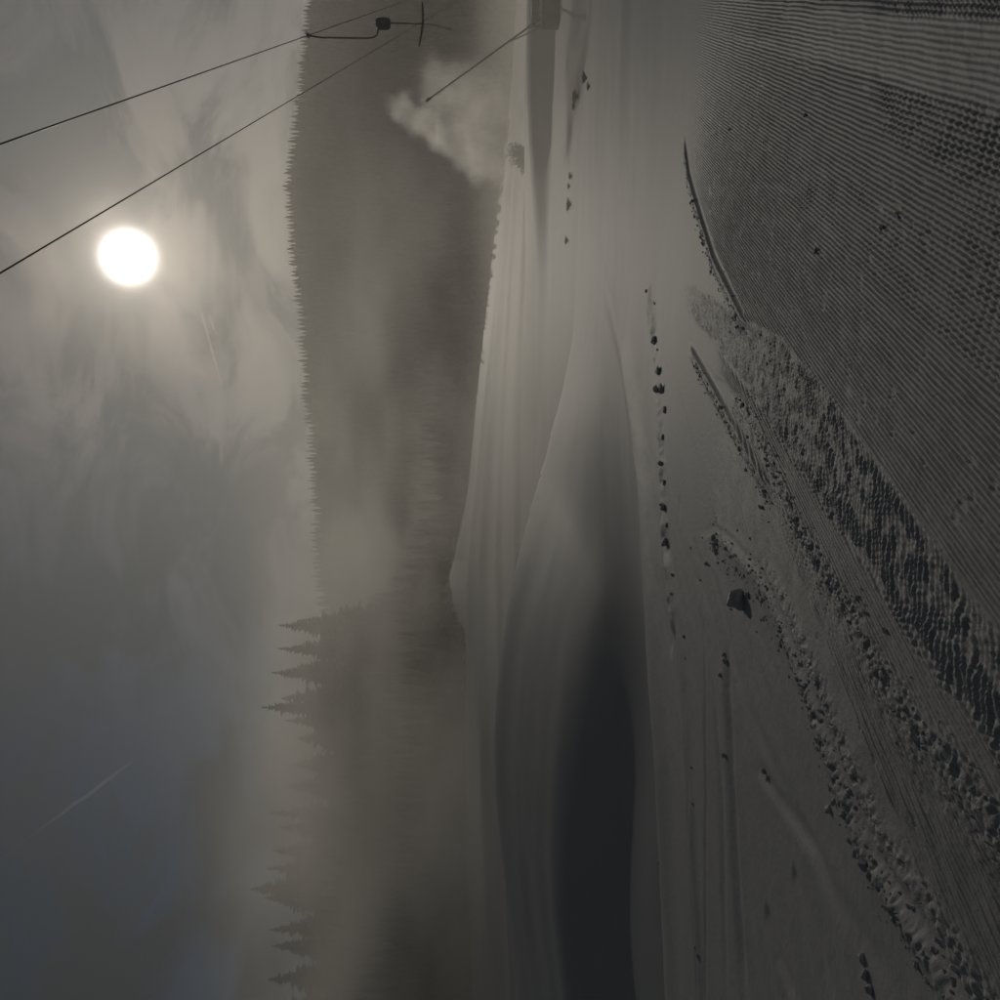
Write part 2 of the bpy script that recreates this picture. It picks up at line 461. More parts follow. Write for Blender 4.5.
# polar sheet: fine where the camera looks, running on all round and out to the horizon
fine = np.radians(np.arange(-30.5, 30.6, 0.08))
coarse = np.radians(np.arange(33, 329, 3.0))
azs = np.concatenate([fine, coarse])
q_ = np.arange(540, 40, -0.8)
r_in = np.linspace(0.25, 1536 / 540 - 0.05, 18)
r_mid = 1536 / q_
r_a = np.geomspace(r_mid[-1] * 1.012, 150, 110)
r_b = np.geomspace(153, 2450, 90)
rs_ = np.concatenate([r_in, r_mid, r_a, r_b])
A, R = np.meshgrid(azs, rs_)
gx = (R * np.sin(A)).ravel(); gy = (R * np.cos(A)).ravel()
gz = terrain(gx, gy)
PS0, PS1, PT0, PT1 = 1.5, 13.6, -4.35, 2.3         # the groomed strip gets a finer sheet of its own
_s = gx * DS[0] + gy * DS[1]; _t = gx * DT[0] + gy * DT[1]
_in = np.minimum(np.minimum(_s - PS0, PS1 - _s), np.minimum(_t - PT0, PT1 - _t))
gz = gz - 0.10 * sstep(0.06, 0.22, _in)
na, nr = len(azs), len(rs_)
co = np.empty((na * nr + 1, 3), np.float32)
co[:-1, 0] = gx; co[:-1, 1] = gy; co[:-1, 2] = gz
co[-1] = (0, 0, zat(0, 0))
i0 = (np.arange(nr - 1)[:, None] * na + np.arange(na)[None, :])
i1 = (np.arange(nr - 1)[:, None] * na + (np.arange(na)[None, :] + 1) % na)
quads = np.stack([i0, i0 + na, i1 + na, i1], -1).reshape(-1, 4).astype(np.int32)
quads = quads[:, ::-1]
tri = np.stack([np.full(na, na * nr), np.arange(na), (np.arange(na) + 1) % na], -1).astype(np.int32)[:, ::-1]
me = bpy.data.meshes.new('ground')
me.vertices.add(len(co)); me.vertices.foreach_set('co', co.ravel())
me.loops.add(quads.size + tri.size); me.loops.foreach_set('vertex_index', np.concatenate([quads.ravel(), tri.ravel()]))
me.polygons.add(len(quads) + len(tri))
me.polygons.foreach_set('loop_start', np.concatenate([np.arange(len(quads)) * 4, quads.size + np.arange(len(tri)) * 3]).astype(np.int32))
me.polygons.foreach_set('use_smooth', np.ones(len(quads) + len(tri), bool))


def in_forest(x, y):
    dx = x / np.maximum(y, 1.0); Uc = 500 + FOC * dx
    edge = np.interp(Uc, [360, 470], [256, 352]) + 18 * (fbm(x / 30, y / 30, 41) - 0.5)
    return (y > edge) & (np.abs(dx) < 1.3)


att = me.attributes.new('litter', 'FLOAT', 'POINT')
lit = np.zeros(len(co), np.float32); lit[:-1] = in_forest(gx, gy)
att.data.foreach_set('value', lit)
me.update(calc_edges=True); me.validate()


def snow_material():
    m = bpy.data.materials.new('snow'); m.use_nodes = True
    t = m.node_tree; n = t.nodes; l = t.links; b = n['Principled BSDF']
    g = n.new('ShaderNodeNewGeometry')
    nz = n.new('ShaderNodeTexNoise'); nz.inputs['Scale'].default_value = 0.7; nz.inputs['Detail'].default_value = 6
    l.new(g.outputs['Position'], nz.inputs['Vector'])
    sn = n.new('ShaderNodeMix'); sn.data_type = 'RGBA'
    sn.inputs[6].default_value = (.50, .505, .515, 1); sn.inputs[7].default_value = (.60, .605, .615, 1)
    l.new(nz.outputs['Fac'], sn.inputs['Factor'])
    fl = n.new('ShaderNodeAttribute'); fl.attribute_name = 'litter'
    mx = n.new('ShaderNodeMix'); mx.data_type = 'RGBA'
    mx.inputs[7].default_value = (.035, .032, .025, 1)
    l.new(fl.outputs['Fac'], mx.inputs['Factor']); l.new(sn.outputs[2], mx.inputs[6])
    l.new(mx.outputs[2], b.inputs['Base Color'])
    b.inputs['Roughness'].default_value = 0.65; b.inputs['Specular IOR Level'].default_value = 0.25; b.inputs['Diffuse Roughness'].default_value = 0.6
    fn = n.new('ShaderNodeTexNoise'); fn.inputs['Scale'].default_value = 120; fn.inputs['Detail'].default_value = 3
    l.new(g.outputs['Position'], fn.inputs['Vector'])
    fn2 = n.new('ShaderNodeTexNoise'); fn2.inputs['Scale'].default_value = 24; fn2.inputs['Detail'].default_value = 4
    l.new(g.outputs['Position'], fn2.inputs['Vector'])
    ad = n.new('ShaderNodeMath'); ad.operation = 'MULTIPLY_ADD'; ad.inputs[1].default_value = 2.5
    l.new(fn2.outputs['Fac'], ad.inputs[0]); l.new(fn.outputs['Fac'], ad.inputs[2])
    bp = n.new('ShaderNodeBump'); bp.inputs['Strength'].default_value = 0.3; bp.inputs['Distance'].default_value = 0.006
    l.new(ad.outputs[0], bp.inputs['Height']); l.new(bp.outputs['Normal'], b.inputs['Normal'])
    return m


SNOW = snow_material()
_ps = [PS0]
while _ps[-1] < PS1:
    _ps.append(_ps[-1] + max(0.011, 0.011 * (_ps[-1] / 4.2) ** 1.35))
_ps[-1] = PS1; _ps = np.array(_ps)
_pt = np.concatenate([np.arange(PT0, -3.2, .012), np.arange(-3.2, .7, .0062), np.arange(.7, PT1, .011)])
_S, _T = np.meshgrid(_ps, _pt, indexing='ij')
_px = (_S * DS[0] + _T * DT[0]).ravel(); _py = (_S * DS[1] + _T * DT[1]).ravel()
_pzz = terrain(_px, _py)
_e = np.minimum(np.minimum(_S - PS0, PS1 - _S), np.minimum(_T - PT0, PT1 - _T)).ravel()
_pzz = _pzz + .0035 * sstep(0, .04, _e) - 0.012 * (1 - sstep(0, .03, _e))
n0, n1 = _S.shape
ii = (np.arange(n0 - 1)[:, None] * n1 + np.arange(n1 - 1)[None, :])
qd = np.stack([ii, ii + 1, ii + n1 + 1, ii + n1], -1).reshape(-1, 4).astype(np.int32)[:, ::-1]
pm = bpy.data.meshes.new('groomed_piste')
pm.vertices.add(n0 * n1); pm.vertices.foreach_set('co', np.stack([_px, _py, _pzz], -1).astype(np.float32).ravel())
pm.loops.add(qd.size); pm.loops.foreach_set('vertex_index', qd.ravel())
pm.polygons.add(len(qd)); pm.polygons.foreach_set('loop_start', (np.arange(len(qd)) * 4).astype(np.int32))
pm.polygons.foreach_set('use_smooth', np.ones(len(qd), bool))
pm.update(calc_edges=True)
print('TRIS', 2 * len(quads), 2 * len(qd))
tag(link('groomed_piste', pm, mat=SNOW), 'freshly groomed strip of ribbed corduroy snow', kind='structure')
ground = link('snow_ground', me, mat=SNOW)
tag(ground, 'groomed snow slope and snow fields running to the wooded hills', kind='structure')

# ------------------------------------------------------------------ spruces
BARK = simple_mat('bark', (.05, .04, .03), .9)
NEEDLE = simple_mat('needles', (.030, .036, .022), .8, noise=.4, scale=.6, spec=.2)
NEEDLE_FAR = simple_mat('needles_far', (.030, .033, .022), .85, noise=.45, scale=.03, spec=.15)


def spruce_crown(seed, tiers=46, hgt=24.0):
    rd = random.Random(seed); bm = bmesh.new()
    add_tube(bm, [(0, 0, hgt * .1), (0, 0, hgt * .5), (0, 0, hgt * .95)], [1.7, 1.0, .08], 7)
    for k in range(tiers):
        f = k / (tiers - 1)
        z = hgt * (0.10 + 0.885 * f)
        R_ = (3.9 * (1 - f) ** 0.8 + 0.12) * (0.8 + .4 * rd.random())
        nb = max(4, int(9 * (1 - f) + 4))
        off = rd.random() * 6.28
        for j in range(nb):
            if rd.random() < 0.10: continue
            a = off + 6.283 * j / nb + rd.uniform(-.25, .25)
            L = R_ * rd.uniform(.62, 1.15)
            dv = Vector((math.cos(a), math.sin(a), 0)); sv = Vector((-dv.y, dv.x, 0))
            w = 0.16 * L + 0.20
            dr = rd.uniform(.22, .5) * L
            p = [Vector((0, 0, z)), dv * L * .5 + Vector((0, 0, z - dr * .45)), dv * L + Vector((0, 0, z - dr * .7 + .12 * L))]
            hang = Vector((0, 0, -(.22 * L + .25)))
            v = [bm.verts.new(q) for q in (p[0], p[1] + sv * w, p[2], p[1] - sv * w, p[1] + hang, p[1] * .5 + p[0] * .5 + hang * .8 + sv * w * .4)]
            bm.faces.new((v[0], v[1], v[2])); bm.faces.new((v[0], v[2], v[3]))
            bm.faces.new((v[0], v[4], v[2])); bm.faces.new((v[0], v[5], v[1]))
            for qn in range(3):
                fr = rd.uniform(.3, .95); base = p[0].lerp(p[2], fr) + Vector((0, 0, -.1 * dr))
                s2 = 1 if rd.random() < .5 else -1
                tip = base + sv * s2 * w * rd.uniform(1.0, 1.7) + dv * .25 * L * rd.random() + Vector((0, 0, -.18 * L))
                bm.faces.new([bm.verts.new(q) for q in (base, tip, base + dv * .18 * L + Vector((0, 0, -.06 * L)))])
    add_tube(bm, [(0, 0, hgt * .96), (0, 0, hgt)], [.14, .04], 4)
    return bm_mesh('spruce_crown', bm)


crowns = [spruce_crown(s) for s in (1, 2, 3)]
bm = bmesh.new(); add_tube(bm, [(0, 0, -1.5), (0, 0, 6), (0, 0, 23)], [.34, .26, .03], 8)
trunk_me = bm_mesh('spruce_trunk', bm, True)
for m_ in crowns: m_.materials.append(NEEDLE)
trunk_me.materials.append(BARK)

# spruces that stand out of the mist at the brow of the left-hand wood: (column, tip row, distance)
SPR = [(384, 297, 322), (370, 279, 318), (357, 291, 330), (346, 277, 314), (334, 287, 328), (322, 270, 312), (306, 281, 326),
       (291, 261, 310), (276, 286, 330), (261, 296, 345), (238, 294, 366), (214, 288, 378), (187, 270, 384), (170, 280, 380),
       (148, 273, 386), (130, 266, 384), (115, 251, 380), (99, 263, 386), (76, 269, 384), (52, 272, 386), (27, 268, 382), (-4, 270, 386)]
SPR_LABEL = {291: 'tall dark spruce with drooping branches at the bare end of the hilltop clump',
             322: 'dark spruce second tallest in the clump on the misty brow',
             346: 'jagged spruce standing midway in the clump on the misty brow',
             370: 'pointed spruce where the clump meets the long far ridge',
             115: 'pale spruce rising highest out of the drifting mist'}
for i, (U, V, Y) in enumerate(SPR):
    d = ray(U, V); x, y = d.x * Y, Y
    ztip = EYE + d.z * Y
    gz0 = float(terrain(np.array([x]), np.array([y]), False)[0])
    h_ = max(ztip - gz0, 12.0)
    r = empty('spruce_tree', (x, y, gz0), random.uniform(0, 6.28))
    r.rotation_euler[0] = random.uniform(-.05, .05); r.rotation_euler[1] = random.uniform(-.04, .04)
    r.scale = (random.uniform(1.5, 2.6) * min(h_ / 24, 1.15),) * 2 + (h_ / 24,)
    tag(r, SPR_LABEL.get(U, 'dark spruce of the lower wood half veiled by mist'), 'tree', 'spruces on the brow of the misty wood')
    link('crown', crowns[i % 3], r); link('trunk', trunk_me, r)


def low_spruce(seed, sides=7, tiers=5):
    rd = np.random.default_rng(seed); V_ = []; F_ = []
    for k in range(tiers):
        z0 = .06 + .80 * k / tiers; z1 = min(1.0, z0 + .36 - .02 * k)
        if k == tiers - 1: z1 = 1.0
        rad = .165 * (1 - k / tiers) ** .85 + .012
        b0 = len(V_)
        for j in range(sides):
            a = 6.283 * (j + .5 * (k % 2)) / sides + rd.uniform(-.2, .2); r_ = rad * rd.uniform(.6, 1.25)
            V_.append((r_ * math.cos(a), r_ * math.sin(a), z0 - rd.uniform(-.02, .05)))
        V_.append((0, 0, z1))
        F_ += [(b0 + j, b0 + (j + 1) % sides, b0 + sides) for j in range(sides)]
    return np.array(V_), np.array(F_)


LOW = [low_spruce(s) for s in range(6)]


def forest_mesh(name, px, py, hs):
    Vs, Fs, off = [], [], 0
    pz = terrain(px, py, False)
    for i in range(len(px)):
        v, f = LOW[i % 6]
        a = (i * 2.399) % 6.283; c, s_ = math.cos(a), math.sin(a); h_ = hs[i]
        w = h_ * (0.85 + .4 * ((i * 0.618) % 1))
        q = np.stack([(v[:, 0] * c - v[:, 1] * s_) * w + px[i], (v[:, 0] * s_ + v[:, 1] * c) * w + py[i], v[:, 2] * h_ + pz[i] - .4], -1)
        Vs.append(q); Fs.append(f + off); off += len(v)
    V_ = np.concatenate(Vs).astype(np.float32); F_ = np.concatenate(Fs).astype(np.int32)
    m = bpy.data.meshes.new(name)
    m.vertices.add(len(V_)); m.vertices.foreach_set('co', V_.ravel())
    m.loops.add(F_.size); m.loops.foreach_set('vertex_index', F_.ravel())
    m.polygons.add(len(F_)); m.polygons.foreach_set('loop_start', (np.arange(len(F_)) * 3).astype(np.int32))
    m.update(calc_edges=True)
    return m


# the wood as a mass
sp_ = 5.6
ys = np.arange(250, 895, sp_ * .93)
P = []
for j, yv in enumerate(ys):
    xs = np.arange(-.62 * yv, .66 * yv, sp_) + (j % 2) * sp_ / 2
    P.append(np.stack([xs, np.full_like(xs, yv)], -1))
P = np.concatenate(P); P += rng.uniform(-1.9, 1.9, P.shape)
Uc = 500 + FOC * P[:, 0] / P[:, 1]
ok = in_forest(P[:, 0], P[:, 1]) & ~((Uc < 385) & (P[:, 1] > 345))
P = P[ok]; Uc = Uc[ok]
hs = rng.uniform(15, 22, len(P)) * (0.8 + .4 * fbm(P[:, 0] / 45, P[:, 1] / 45, 55))
hs = np.where((Uc < 400) & (P[:, 1] < 400), np.minimum(hs, 18), hs)
forest = link('spruce_forest', forest_mesh('spruce_forest', P[:, 0], P[:, 1], hs), mat=NEEDLE_FAR)
tag(forest, 'dense dark spruce forest covering the hazy hillside', 'forest', kind='stuff')

# single spruces pricking the skyline of the far ridge
sky_me = []
for k in range(6):
    v, f = low_spruce(100 + k, 8, 6)
    m = bpy.data.meshes.new('skyline_spruce'); m.from_pydata([tuple(q) for q in v], [], [tuple(map(int, q)) for q in f]); m.materials.append(NEEDLE_FAR)
    sky_me.append(m)
U = 424.0; i = 0
while U < 1004:
    Vt = np.interp(U, RU, RV) + random.choice((-2.2, -1, 0, 0, 1, 2)) + random.uniform(-.7, .7)
    Y = FAR_Y - random.uniform(4, 22)
    d = ray(U, Vt); x = d.x * Y
    g0 = float(terrain(np.array([x]), np.array([Y]), False)[0])
    h_ = float(np.clip(EYE + d.z * Y - g0, 12, 34))
    o = link('ridge_spruce', sky_me[i % 6]); o.location = (x, Y, g0 - .3); o.scale = (h_ * random.uniform(1.15, 1.7),) * 2 + (h_ + .3,)
    o.rotation_euler = (0, 0, random.uniform(0, 6.28))
    tag(o, 'dark spruce tip on the skyline of the long far ridge', 'tree', 'spruces along the far ridge skyline')
    U += random.uniform(3.0, 5.0); i += 1

# ------------------------------------------------------------------ drag lift
STEEL = simple_mat('dark_steel', (.42, .39, .36), .6, .1)
BLACK = simple_mat('haze_paled_plastic', (.34, .31, .29), .7)  # steel and plastic greys lifted to stand in for haze before the bar
ROPE = simple_mat('rope_steel', (.05, .05, .05), .5, .6)
RD = Vector((.567, 1.0, -.045))
ropeA0 = ray(853, 0) * 11.8 + Vector((0, 0, EYE))
ropeB0 = ray(724, 0) * 11.8 + Vector((0, 0, EYE))


def rope_pt(p0, y):
    q = (y - p0.y) / RD.y
    return p0 + RD * q


def rope(p0, label):
    bm = bmesh.new()
    add_tube(bm, [rope_pt(p0, y) for y in np.linspace(-45, 130, 40)], 0.0115, 8)
    o = link('lift_cable', bm_mesh('lift_cable', bm, True), mat=ROPE)
    tag(o, label, 'cable')


rope(ropeA0, 'dark lift cable that carries the hanging tow bar')
rope(ropeB0, 'dark lift cable crossing the sky close above the sun')

hp = rope_pt(ropeA0, 28.0)
tb = empty('tow_bar', hp)
tb.rotation_euler = (0, 0, math.radians(-4))
K = 28.0 / FOC                                   # metres per pixel at the bar
zc = lambda V: EYE + (HOR - V) / FOC * 28.0 - hp.z
bm = bmesh.new(); add_box(bm, 0, 0, .0, .07, .20, .09, bevel=.012); add_tube(bm, [(0, -.14, 0), (0, .14, 0)], .028, 10)
link('cable_grip', bm_mesh('cable_grip', bm), tb, STEEL)
bm = bmesh.new()
zb0 = zc(377)
pts = [(0, 0, 0), (-.06, 0, -.4), (-.07, 0, zc(368)), (-.05, 0, zc(373)), (.02, 0, zb0), (.22, 0, zc(379))]
add_tube(bm, pts, .026, 8)
link('hanger_arm', bm_mesh('hanger_arm', bm, True), tb, STEEL)
bm = bmesh.new()
bx, bz = .34, (zc(376) + zc(391)) / 2
segs = 20
for yv in (-.09, .09):
    pass
r0 = []
for yv in (-.085, .085):
    ring = []
    for k in range(segs):
        a = 2 * math.pi * k / segs
        cx_, cz_ = math.cos(a), math.sin(a)
        ex = math.copysign(abs(cx_) ** .55, cx_) * .155; ez = math.copysign(abs(cz_) ** .55, cz_) * .215
        ring.append(bm.verts.new((bx + ex, yv, bz + ez)))
    r0.append(ring)
for k in range(segs):
    bm.faces.new((r0[0][k], r0[0][(k + 1) % segs], r0[1][(k + 1) % segs], r0[1][k]))
bm.faces.new(r0[0]); bm.faces.new(r0[1][::-1])
bmesh.ops.recalc_face_normals(bm, faces=bm.faces)
bmesh.ops.bevel(bm, geom=[e for e in bm.edges if abs(e.verts[0].co.y - e.verts[1].co.y) < .001], offset=.018, segments=2, affect='EDGES')
box_o = link('spring_box', bm_mesh('spring_box', bm), tb, BLACK)
bm = bmesh.new(); add_tube(bm, [(bx, -.12, bz), (bx, .12, bz)], .05, 12)
link('hub_bolt', bm_mesh('hub_bolt', bm), box_o, STEEL)
bm = bmesh.new(); add_tube(bm, [(bx + .02, 0, bz - .2), (bx + .0, 0, zc(422))], .021, 8)
link('tow_stick', bm_mesh('tow_stick', bm, True), tb, STEEL)
for sg in (-1, 1):
    bm = bmesh.new()
    base = Vector((bx, 0, zc(423)))
    end = Vector((bx + sg * .61, 0, zc(422.5 if sg > 0 else 419)))
    mid = base.lerp(end, .5) + Vector((0, 0, -.012))
    add_tube(bm, [base, mid, end], [.036, .034, .022], 8)
    link('crossbar_half', bm_mesh('crossbar_half', bm, True), tb, BLACK)
bm = bmesh.new()
add_tube(bm, [(bx, 0, zc(423)), (bx - .02, 0, zc(434)), (bx - .10, 0, zc(443)), (bx - .15, 0, zc(450))], .010, 6)
cd = link('pull_cord', bm_mesh('pull_cord', bm, True), tb, BLACK)
bm = bmesh.new(); bmesh.ops.create_icosphere(bm, subdivisions=1, radius=.04, matrix=Matrix.Translation((bx - .15, 0, zc(450))))
link('cord_knob', bm_mesh('cord_knob', bm), cd, BLACK)
tag(tb, 'black tow bar with spring box hanging from the lift cable', 'tow bar')

# pale mast on the ridge
d = ray(899, 299); Y = 875.0
g0 = float(terrain(np.array([d.x * Y]), np.array([Y]), False)[0])
PALE = simple_mat('pale_metal', (.75, .75, .72), .5)
ms = empty('ridge_mast', (d.x * Y, Y, g0))
ztop = EYE + ray(899, 295).z * Y - g0
bm = bmesh.new(); add_tube(bm, [(0, 0, -1), (0, 0, ztop)], [.55, .4], 8); link('pole', bm_mesh('pole', bm), ms, PALE)
bm = bmesh.new(); add_box(bm, 0, 0, ztop - .6, 2.6, .4, .4); link('head', bm_mesh('head', bm), ms, PALE)
tag(ms, 'pale thin mast among the ridge trees under the lift cable', 'mast')

# ------------------------------------------------------------------ snow lance and its cabinet
Y = 62.0
def at(U, V, Y):
    d = ray(U, V); return Vector((d.x * Y, Y, EYE + d.z * Y))
hinge = at(974, 530, Y); tip = at(900, 428, Y)
gx0 = hinge.x; gz0 = zat(gx0, Y)
ALU = simple_mat('weathered_alloy', (.34, .32, .30), .6, .1)
la = empty('snow_lance', (gx0, Y, gz0))
o0 = Vector((gx0, Y, gz0))
bm = bmesh.new(); add_tube(bm, [hinge - o0, (hinge - o0).lerp(tip - o0, .5), tip - o0], [.06, .05, .035], 10)
dirv = (tip - hinge).normalized()
add_tube(bm, [hinge - o0 - dirv * .9, hinge - o0 + dirv * .15], .10, 10)
link('lance_pipe', bm_mesh('lance_pipe', bm, True), la, ALU)
bm = bmesh.new(); add_tube(bm, [tip - o0 - dirv * .30, tip - o0 - dirv * .1, tip - o0 + dirv * .12, tip - o0 + dirv * .2], [.045, .085, .085, .03], 12)
hd = link('nozzle_head', bm_mesh('nozzle_head', bm), la, STEEL)
bm = bmesh.new(); add_tube(bm, [(0, 0, -.6), hinge - o0], .09, 10); link('base_post', bm_mesh('base_post', bm, True), la, STEEL)
bm = bmesh.new(); add_tube(bm, [(-.0, 0, .9), (hinge - o0).lerp(tip - o0, .22)], .04, 8); link('lift_strut', bm_mesh('lift_strut', bm, True), la, STEEL)
bm = bmesh.new()
hz = (hinge - o0)
add_tube(bm, [hz - dirv * .8, hz - dirv * .9 + Vector((.2, 0, -.5)), Vector((.55, -.1, .35)), Vector((1.0, -.1, .15))], .05, 8)
link('hose', bm_mesh('hose', bm, True), la, BLACK)
tag(la, 'thin tilted snowmaking lance rising from the pump cabinet', 'snow lance')

CABM = simple_mat('cabinet_paint', (.022, .02, .019), .6)
cb_x = at(985, 545, Y - .8).x
cg = zat(cb_x + .3, Y - .8)
cabi = empty('pump_cabinet', (cb_x + .25, Y - .8, cg))
W_ = 2.3
topz = (EYE + (HOR - 531) / FOC * (Y - .8)) - cg
bm = bmesh.new(); add_box(bm, 0, 0, topz * .31, 1.75, 1.2, topz * .62, bevel=.02); link('lower_housing', bm_mesh('h', bm), cabi, CABM)
bm = bmesh.new(); add_box(bm, .75, 0, topz * .86, 2.3, 1.3, topz * .25, bevel=.02); link('upper_housing', bm_mesh('h', bm), cabi, CABM)
for xx in (-.35, .1, .75):
    bm = bmesh.new(); add_tube(bm, [(xx, -.45, topz * .60), (xx + .06, -.45, topz * .75)], .035, 8); link('post', bm_mesh('p', bm), cabi, STEEL)
bm = bmesh.new(); add_tube(bm, [(-.55, -.62, topz * .68), (-.2, -.64, topz * .655), (.15, -.64, topz * .665), (.8, -.62, topz * .69)], .03, 8); link('handrail', bm_mesh('r', bm, True), cabi, PALE)
bm = bmesh.new(); add_box(bm, -.1, -.625, topz * .30, .9, .04, topz * .44, bevel=.008); dr_ = link('door', bm_mesh('d', bm), cabi, simple_mat('door_paint', (.065, .06, .056), .55))
bm = bmesh.new(); add_box(bm, .24, -.66, topz * .30, .04, .05, .16); link('door_handle', bm_mesh('k', bm), dr_, STEEL)
tag(cabi, 'dark two-tier pump cabinet at the foot of the snow lance', 'cabinet')

# ------------------------------------------------------------------ bush below the forest
TWIG = simple_mat('twigs', (.06, .05, .04), .9)
def bush(U, V, Y, hgt, wid, seed, label):
    rd = random.Random(seed); d = ray(U, V); x = d.x * Y; z = zat(x, Y)
    r = empty('bare_bush', (x, Y, z))
    bm = bmesh.new(); bt = bmesh.new()
    for k in range(46):
        a = rd.uniform(0, 6.28); sp2 = rd.uniform(.1, 1) * wid * .5; hh = hgt * rd.uniform(.55, 1.0) * (1 - .35 * sp2 / wid)
        p1 = Vector((math.cos(a) * sp2 * .5, math.sin(a) * sp2 * .5, hh * .5)); p2 = Vector((math.cos(a) * sp2, math.sin(a) * sp2, hh))
        add_tube(bm, [(rd.uniform(-.1, .1), rd.uniform(-.1, .1), -.15), p1, p2], [.035, .02, .008], 4)
        for q in range(16):
            b = p1.lerp(p2, rd.uniform(-.3, 1)); e_ = b + Vector((rd.uniform(-1, 1), rd.uniform(-1, 1), rd.uniform(-.1, .7))) * .30
            s2 = Vector((rd.uniform(-1, 1), rd.uniform(-1, 1), rd.uniform(-1, 1))) * .07
            bt.faces.new([bt.verts.new(v) for v in (b, e_ + s2, e_ - s2)])
    link('stems', bm_mesh('stems', bm), r, TWIG); link('twigs', bm_mesh('twigs', bt), r, TWIG)
    tag(r, label, 'bush', 'bare bushes between the snow field and the wood'); return r
bush(848, 530, 96, 2.9, 2.6, 3, 'dark bare bush standing on the snow bank under the plume')
bush(838, 527, 99, 1.9, 2.2, 4, 'low dark bush beside the taller bare bush')

def hit(U, V):
    d = ray(U, V); ys_ = np.geomspace(3, 340, 1400)
    k = np.argmax(EYE + d.z * ys_ < terrain(d.x * ys_, ys_)); return float(ys_[max(k, 1)])
for k_, (ix, iy, hh) in enumerate(((572, 176, .55), (570, 186, .45), (571, 204, .8), (568, 240, .6), (587, 78, .7), (578, 96, .9), (575, 106, .5), (590, 86, .4))):
    Yh = hit(1000 - iy, ix)
    bush(1000 - iy, ix, Yh, 2.0, 1.7, 20 + k_, 'low tuft of dark twigs poking out of the hazy snow').scale = (hh * .5, hh * .4, hh * .16)
# ------------------------------------------------------------------ blocks and crumbs of snow
def chunk_mesh(seed, sx, sy, sz, n=16, sub=1):
    rd = random.Random(seed); bm = bmesh.new()
    for k in range(n):
        v = Vector((rd.uniform(-1, 1), rd.uniform(-1, 1), rd.uniform(-1, 1)))
        v = (v / max(abs(v.x), abs(v.y), abs(v.z)) if rd.random() < .6 else v.normalized() * .9) if n < 20 else v.normalized() * rd.uniform(.9, 1.1)
        bm.verts.new((v.x * sx, v.y * sy, v.z * sz))
    r = bmesh.ops.convex_hull(bm, input=bm.verts)
    bmesh.ops.delete(bm, geom=list({g for g in r['geom_interior'] + r['geom_unused'] if isinstance(g, bmesh.types.BMVert) and g.is_valid}), context='VERTS')
    if sub:
        bmesh.ops.subdivide_edges(bm, edges=bm.edges[:], cuts=sub, use_grid_fill=True)
        for v in bm.verts:
            q = v.co
            v.co = q * (1 + (.16 if n < 20 else .05) * (math.sin(q.x * 61 + seed) * math.sin(q.y * 53) + math.sin(q.z * 71 + 2)) * .5)
    bmesh.ops.recalc_face_normals(bm, faces=bm.faces)
    m = bm_mesh('snow_chunk', bm); m.materials.append(SNOW)
    return m


# the one big block
x, y = img_ground(744, 600)
z = zat(x, y)
b0 = bmesh.new(); bmesh.ops.create_icosphere(b0, subdivisions=4, radius=1.0)
for v in b0.verts:
    c_ = v.co.copy()
    k = 1 + .22 * math.sin(2.1 * c_.x + 1.3) * math.sin(2.7 * c_.y + .4) + .13 * math.sin(4.3 * c_.z + 2.2 * c_.x) + .06 * math.sin(9 * c_.x + 7 * c_.y) + .035 * math.sin(17 * c_.z + 13 * c_.y)
    c_ = c_ * k
    for pn, pd in ((Vector((.7, -.6, .4)).normalized(), .78), (Vector((-.8, -.3, .5)).normalized(), .72), (Vector((.1, .2, 1)).normalized(), .80), (Vector((-.2, -1, -.1)).normalized(), .82)):
        e_ = c_.dot(pn) - pd
        if e_ > 0: c_ -= pn * e_ * .85
    v.co = (c_.x * .088, c_.y * .072, c_.z * .085)
bm_ = bm_mesh('snow_block', b0, True); bm_.materials.append(SNOW)
o = link('snow_block', bm_); o.location = (x, y, z + .05); o.rotation_euler = (.25, .2, .5)
tag(o, 'big dark angular snow block lying alone beside the corduroy', 'snow block')
CH = [chunk_mesh(s, .055, .05, .04, 14, 1) for s in range(5)]
# chunks along the ploughed ridge at the edge and strewn on the soft snow: image x, y, size factor
SPOTS = [(643, 292, .9), (650, 336, 1.2), (649, 345, .6), (655, 366, 1.5), (658, 390, 1.5), (660, 392, 1.2), (661, 408, .9), (660, 434, .7), (662, 463, 1.2), (664, 481, .6),
         (666, 510, 1.3), (668, 545, 1.1), (671, 571, .6), (672, 592, .5), (648, 300, .5), (653, 352, .5), (663, 500, .5), (667, 528, .6)]
EDGE_LABEL = 'fist-sized snow lump on the ploughed ridge along the piste edge'
for i, (ix, iy, k) in enumerate(SPOTS):
    x, y = img_ground(ix + 3 + random.uniform(-2.5, 1.5), iy + random.uniform(-5, 5)); z = zat(x, y)
    o = link('snow_chunk', CH[i % 5]); k *= random.uniform(.5, .85); o.scale = (k * 1.25, k * 1.1, k * 1.2); o.location = (x, y, z + .022 * k)
    o.rotation_euler = (random.uniform(-.4, .4), random.uniform(-.4, .4), random.uniform(0, 6.28))
    tag(o, EDGE_LABEL, 'snow lump', 'snow lumps along the piste edge')
SPOTS2 = [(706, 563, .8), (699, 580, .5), (683, 637, .55), (684, 659, .35), (722, 655, .7), (723, 661, .8), (720, 676, .6), (714, 538, .8), (716, 545, 1.0), (715, 552, .7),
          (728, 549, .6), (732, 556, .5), (737, 568, .4), (745, 576, .4), (691, 768, .45), (692, 804, .5), (724, 756, .7), (762, 772, .5), (765, 779, .5),
          (830, 810, .9), (840, 803, .6), (697, 948, .4), (699, 957, .5), (661, 864, .6), (864, 962, .7), (868, 978, .8), (872, 990, .7), (740, 575, .35), (690, 548, .35), (702, 538, .35),
          (730, 129, .7), (763, 141, .6), (806, 113, .8), (900, 214, .7), (884, 226, .9), (818, 250, .9)]
